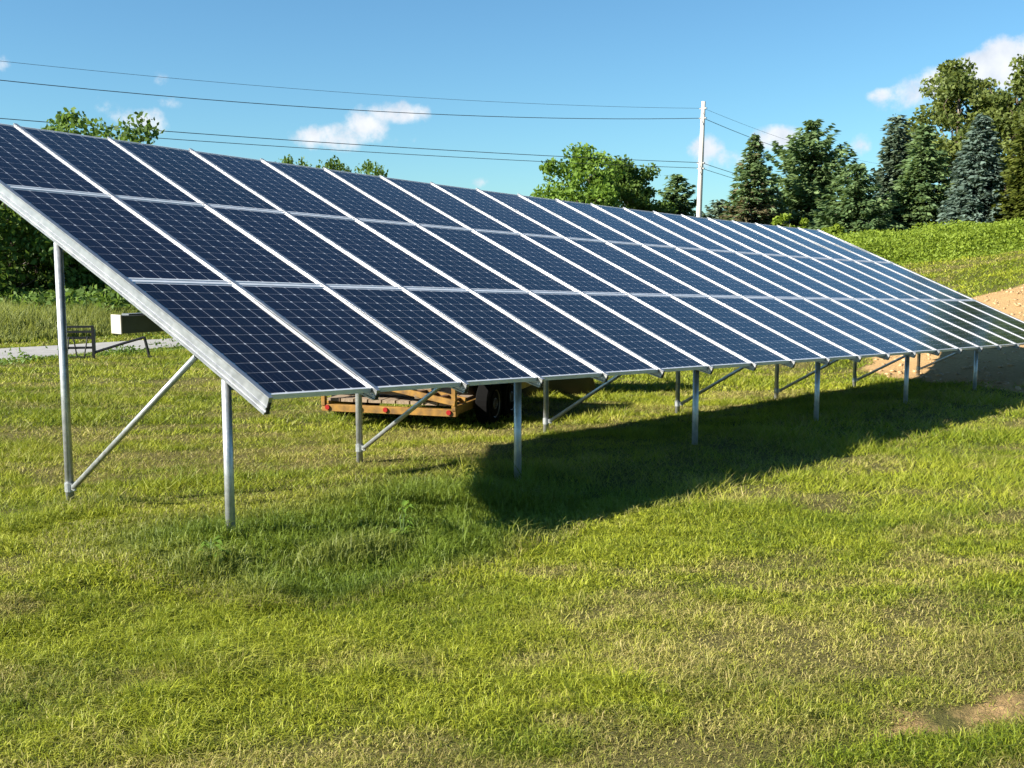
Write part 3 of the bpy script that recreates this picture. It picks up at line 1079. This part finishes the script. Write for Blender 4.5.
# conifers on the rise, behind the far end of the array
D0 = 76
place(conifer('spruce_tree', tree_h(750, D0, 137), px2m(86, D0), M['needle_green'], 34, 12, .25, .8, .26, mat2=M['needle_brown'], seed=5), 750, D0, .4,
      'pointed spruce with browning lower boughs just beyond the utility pole', 'spruce tree', 'conifers on the rise')
place(conifer('pine_tree', tree_h(806, D0 + 4, 124), px2m(130, D0), M['needle_green'], 30, 12, .05, .62, .32, ragged=.34, up=.25, seed=6), 806, D0 + 4, 1.0,
      'tallest ragged pine between the browning spruce and a small spruce', 'pine tree', 'conifers on the rise')
place(conifer('spruce_tree', tree_h(851, D0 - 3, 164), px2m(104, D0), M['needle_green'], 26, 11, .16, .6, .26, ragged=.2, seed=7), 851, D0 - 3, 2.0,
      'short wide dark spruce at the foot of the tall ragged pine', 'spruce tree', 'conifers on the rise')
place(conifer('cypress_tree', tree_h(889, D0 + 10, 120), px2m(50, D0 + 10), M['needle_grey'], 34, 10, -.1, .45, .34, ragged=.2, up=.3, seed=8), 889, D0 + 10, .3,
      'slender pale grey green conifer rising behind the dark spruce', 'conifer tree', 'conifers on the rise')
place(conifer('spruce_tree', tree_h(916, D0 - 2, 126), px2m(80, D0), M['needle_green'], 32, 12, .24, .62, .27, ragged=.2, seed=9), 916, D0 - 2, .9,
      'dark green spruce beside the blue spruce on the hill', 'spruce tree', 'conifers on the rise')
place(conifer('spruce_tree', tree_h(972, D0 - 8, 117), px2m(76, D0 - 8), M['needle_blue'], 36, 14, .24, .68, .26, ragged=.1, seed=10), 972, D0 - 8, .2,
      'dense silvery blue spruce in front of the big leafy trees', 'spruce tree', 'conifers on the rise')
place(conifer('cedar_tree', tree_h(1022, D0 - 10, 118), px2m(58, D0 - 10), M['leaf_gold'], 34, 12, .02, .42, .24, ragged=.14, up=.2, seed=12), 1022, D0 - 10, .2,
      'golden green cedar next to the blue spruce at the hill top', 'cedar tree', 'conifers on the rise')
place(conifer('pine_tree', tree_h(675, 94, 176), px2m(66, 94), M['needle_green'], 22, 11, .05, .55, .34, ragged=.2, up=.2, seed=13), 675, 94, .2,
      'rounded dark pine just before the utility pole', 'pine tree', 'conifers on the rise')
place(conifer('pine_tree', tree_h(712, 110, 200), px2m(60, 110), M['needle_grey'], 18, 10, .05, .6, .36, ragged=.25, up=.2, seed=14), 716, 110, .2,
      'low pale pine peeping over the array behind the utility pole', 'pine tree', 'conifers on the rise')
# leafy trees
place(broadleaf('leafy_tree', tree_h(574, 84, 147), px2m(98, 84), M['leaf_bright'], 15000, .05, 60, .17, seed=21), 576, 84, .4,
      'bright green leafy tree standing over the middle of the array', 'leafy tree', 'leafy trees behind the array')
place(broadleaf('leafy_tree', tree_h(624, 90, 150), px2m(74, 90), M['leaf_dark'], 14000, .05, 56, .17, seed=22), 624, 90, 1.4,
      'dull green rounded tree between the bright leafy tree and a pine', 'leafy tree', 'leafy trees behind the array')
place(broadleaf('leafy_tree', tree_h(940, 98, 66), px2m(98, 98), M['leaf_olive'], 18000, .25, 56, .21, seed=23), 953, 98, 2.2,
      'tall airy olive green tree rising behind the dark and blue spruces', 'leafy tree', 'leafy trees on the hill')
place(broadleaf('leafy_tree', tree_h(1006, 94, 64), px2m(100, 94), M['leaf_olive'], 16000, .25, 50, .20, seed=24), 1012, 94, .6,
      'tall airy tree behind the golden cedar', 'leafy tree', 'leafy trees on the hill')
for i, (px, dp, tp_, wd) in enumerate(((1085, 70, 40, 130), (1165, 62, -30, 170), (1265, 58, -20, 170), (1375, 60, 10, 180))):
    place(broadleaf('leafy_tree', tree_h(px, dp, tp_), px2m(wd, dp), M['leaf_mid'], 8000, .08, 40, .22, seed=30 + i), px, dp, .6 * i,
          ('leafy tree next along the hill from the golden cedar', 'broad leafy tree in the middle of the hill row', 'second broad leafy tree along the hill row', 'last leafy tree at the end of the hill row')[i],
          'leafy tree', 'leafy trees on the hill')
for i, (px, dp, tp_, wd) in enumerate(((788, 62, 208, 40), (832, 64, 222, 30))):
    place(broadleaf('green_shrub', tree_h(px, dp, tp_), px2m(wd, dp), M['weed_leaf'], 2600, .02, 22, .12, seed=40 + i), px, dp, .6 * i,
          ('bright yellow green shrub peeping over the array below the ragged pine', 'small bright shrub at the far top corner of the array')[i], 'shrub', 'shrubs along the rise')

# the woods to the left, beyond the lane
proto = [broadleaf('woodland_tree', 10.0, 7.5, M['leaf_dark'], 9000, .03, 52, .17, seed=51),
         broadleaf('woodland_tree', 10.0, 6.5, M['leaf_mid'], 8000, .05, 46, .16, seed=52),
         broadleaf('woodland_tree', 10.0, 8.5, M['leaf_dark'], 9500, .02, 56, .18, seed=53)]
woods = [(-30, 47, 136, 1), (8, 45, 134, 2), (45, 49, 130, 0), (88, 46, 106, 1), (128, 50, 113, 2), (172, 48, 152, 0), (214, 52, 158, 1), (252, 54, 166, 2),
         (300, 60, 151, 1), (335, 64, 156, 0), (375, 66, 156, 1), (415, 68, 190, 2), (460, 74, 196, 0), (505, 80, 200, 1), (20, 60, 130, 0), (150, 60, 150, 0)]
wl = ['greener tree second from the near end of the woods', 'broad dark tree low behind the tall rear post', 'dark woodland tree between the rear post and the sunlit tip',
      'sunlit tree whose airy tip shows above the left end of the array', 'broad woodland tree behind the airy tip over the array', 'dark woodland tree behind the second panel column', 'greener woodland tree behind the third panel column',
      'broad woodland tree hidden below the array edge', 'leafy treetop showing over the array beneath the long white cloud', 'dark treetop beside the one beneath the long white cloud', 'small lone treetop just over the array right of the white cloud',
      'broad tree hidden behind the array past the lone treetop', 'dark tree hidden behind the array further along the lane', 'greener tree hidden behind the array near the bright leafy tree',
      'back row woodland tree behind the rear post', 'back row woodland tree behind the airy tip']
used = [False] * 3
for i, (px, dp, tp_, k) in enumerate(woods):
    o = proto[k] if not used[k] else clone(proto[k])
    used[k] = True
    s = tree_h(px, dp, tp_) / 10.0
    place(o, px, dp, random.uniform(0, 6.28), wl[i], 'woodland tree', 'trees of the woods beyond the lane', s)
    if i in (3, 4, 8, 9, 10):
        o.scale = (s * (.85 if i < 5 else .6), s * (.85 if i < 5 else .6), s)

# undergrowth, tall grass and weeds
def leafy_mass(name, x, y, hmax, size, m, label, cat):
    """weedy mass: upright stems' worth of leaves filling the height over each ground point"""
    n = len(x)
    z = ground(x, y)
    t = rng.uniform(0, 1, n) ** .8
    c = np.stack([x, y, z + t * hmax], -1)
    tone = np.clip(fbm(x * .8, y * .8, 81, 3) * 1.3 - .15 + .2 * t, 0, 1)
    V, F, U = quads(c, np.array([0, 0, .6]), size * rng.uniform(.6, 1.4, n), .5, rng.uniform(0, 1, n), tone)
    o = mesh_np(name, V, F, [m], uvs={'tone': U})
    return tag(o, label, cat, kind='stuff')


rng = np.random.default_rng(77)
n = 95000
px = rng.uniform(735, 1150, n); dp = rng.uniform(50, 62, n)
lat = (px - 512) / FPX * dp
wx = CAM[0] + math.cos(YAW) * dp + math.sin(YAW) * lat
wy = CAM[1] + math.sin(YAW) * dp - math.cos(YAW) * lat
hh = (.75 + 1.0 * fbm(wx * .5, wy * .5, 91, 3)) * sstep(50, 53, dp + 2 * (fbm(wx * .3, wy * .3, 92) - .5))
leafy_mass('weeds', wx, wy, hh, np.full(n, .075), M['weed_leaf'], 'bright yellow green weeds covering the bank below the conifers', 'weeds')

n = 90000
px = rng.uniform(-160, 330, n); dp = rng.uniform(26, 46, n)
lat = (px - 512) / FPX * dp
x = CAM[0] + math.cos(YAW) * dp + math.sin(YAW) * lat
y = CAM[1] + math.sin(YAW) * dp - math.cos(YAW) * lat
rd = road_dist(x, y)
cl_ = fbm(x * .35, y * .35, 95, 3)
keep = (rd > 2.6 + 2.2 * fbm(x * .3, y * .3, 96))
x, y, rd, cl_ = x[keep], y[keep], rd[keep], cl_[keep]
h = (.35 + 1.0 * cl_) * rng.uniform(.5, 1.1, len(x)) * sstep(2.5, 7, rd)
V, F, U = blades(x, y, h + .1, np.full(len(x), .035), rng.uniform(.05, .5, len(x)), rng.uniform(0, 1, len(x)), np.clip(cl_ * 1.4 - .2, 0, 1), 2)
tag(mesh_np('tall_grass', V, F, [M['tall_grass']], uvs={'tone': U}), 'tall uncut grass between the lane and the woods', 'grass', kind='stuff')

n = 16000
px = rng.uniform(-200, 300, n); dp = rng.uniform(39, 46, n)
lat = (px - 512) / FPX * dp
x = CAM[0] + math.cos(YAW) * dp + math.sin(YAW) * lat
y = CAM[1] + math.sin(YAW) * dp - math.cos(YAW) * lat
hh = 2.6 * fbm(x * .4, y * .4, 97, 3) * sstep(39, 42, dp)
leafy_mass('undergrowth', x, y, hh, np.full(n, .14), M['leaf_mid'], 'leafy undergrowth along the edge of the woods', 'undergrowth')

# ragged weeds along the near edge of the lane
n = 5000
t_ = rng.uniform(-8, 14, n); of = rng.normal(-2.15, .28, n)
x = 8 + .956 * t_ - .292 * of; y = 21.7 + .292 * t_ + .956 * of
hh = .6 * sstep(.50, .75, fbm(x * .55, y * .55, 99, 3)) + .04
leafy_mass('verge_weeds', x, y, hh, np.full(n, .045), M['leaf_mid'], 'dark weeds along the near edge of the lane by the rack', 'weeds')

# broad-leaved weeds that the mower left by the first front post
def weed_plant(x, y, h, n, label, seed):
    rr = random.Random(seed)
    o = empty('weed_plant', (x, y, float(ground(x, y))))
    mb = MB()
    for k in range(3):
        mb.tube([(0, 0, -.02), (rr.uniform(-.03, .03), rr.uniform(-.03, .03), h * .6), (rr.uniform(-.07, .07), rr.uniform(-.07, .07), h * rr.uniform(.8, 1.0))], [.006, .004, .002], 5)
    mb.build('stem', M['weed_leaf_plain'], o)
    V, F, U = [], [], []
    for k in range(n):
        th, z0, L = rr.uniform(0, 6.28), h * rr.uniform(.1, .95), rr.uniform(.07, .13)
        d = Vector((math.cos(th), math.sin(th), 0)); sd = Vector((-d.y, d.x, 0)); u = rr.uniform(.1, .7)
        b0 = Vector((0, 0, z0)) + d * .01
        m1 = b0 + d * L * .5 + Vector((0, 0, L * u * .5)); t1 = b0 + d * L + Vector((0, 0, L * u * .45 - .02))
        q = [b0, m1 + sd * L * .17 + Vector((0, 0, .008)), t1, m1 - sd * L * .17 + Vector((0, 0, .008)), m1]
        i0 = len(V); V += [tuple(p) for p in q]
        for f in ((0, 1, 4), (1, 2, 4), (2, 3, 4), (3, 0, 4)):
            F.append([i0 + j for j in f]); U += [(rr.random(), .6)] * 3
    mesh_np('leaves', V, F, [M['leaf_bright']], o, uvs={'tone': U})
    return tag(o, label, 'weed', 'weeds left by the mower')


M['weed_leaf_plain'] = mat('weed_stem', (.09, .14, .03), .6)
weed_plant(1.02, -.32, .30, 26, 'tall broad leaved weed in the long grass beside the first front post', 4)
weed_plant(-.48, -.02, .18, 18, 'low broad leaved weed in the long grass outside the first front post', 5)
weed_plant(3.0, .75, .17, 16, 'low broad leaved weed near the second front post', 6)

# clods and stones on the bare soil
n = 4500
x = rng.uniform(17, 38, n); y = rng.uniform(-5, 8, n)
k = dirt_mask(x, y) > .5
x, y = x[k], y[k]
sz = .012 + .06 * rng.uniform(0, 1, len(x)) ** 4
ico = bmesh.new(); bmesh.ops.create_icosphere(ico, subdivisions=1, radius=1)
iv = np.array([v.co[:] for v in ico.verts]); ifc = np.array([[v.index for v in f.verts] for f in ico.faces]); ico.free()
V = iv[None] * sz[:, None, None] * rng.uniform(.6, 1.35, (len(x), len(iv), 1)) * np.array([1.2, 1.2, .75])
V = V + np.stack([x, y, ground(x, y) + sz * .2], -1)[:, None]
F = (ifc[None] + (np.arange(len(x)) * len(iv))[:, None, None]).reshape(-1, 3)
tag(mesh_np('clods', V.reshape(-1, 3), F, [mat('soil_clod', rough=.95, build=rough_metal((.48, .32, .16), (.25, .15, .065), 2.0))]), 'clods and stones on the bare soil past the array end', 'soil', kind='stuff')

# the uncut tufts at the foot of the first front post
rng = np.random.default_rng(5)
for (cx, cy, sx, sy, n, hm, lab_) in ((.42, -.42, .42, .16, 1500, .24, 'long dark grass tuft in front of the first front post'),
                                      (-.55, -.10, .26, .16, 700, .19, 'smaller grass tuft outside the first front post'),
                                      (.10, 2.45, .22, .14, 500, .15, 'grass tuft at the foot of the tall rear post')):
    x, y = cx + rng.normal(0, sx, n), cy + rng.normal(0, sy, n)
    h = hm * rng.uniform(.4, 1.1, n) * np.exp(-.35 * (((x - cx) / sx) ** 2 + ((y - cy) / sy) ** 2))
    V, F, U = blades(x, y, h + .03, rng.uniform(.005, .009, n), rng.uniform(.1, .9, n), rng.uniform(0, .75, n), np.full(n, 1.8), 2)
    tag(mesh_np('grass_tuft', V, F, [M['grass']], uvs={'tone': U}), lab_, 'grass tuft', 'uncut grass tufts by the posts', kind='stuff')
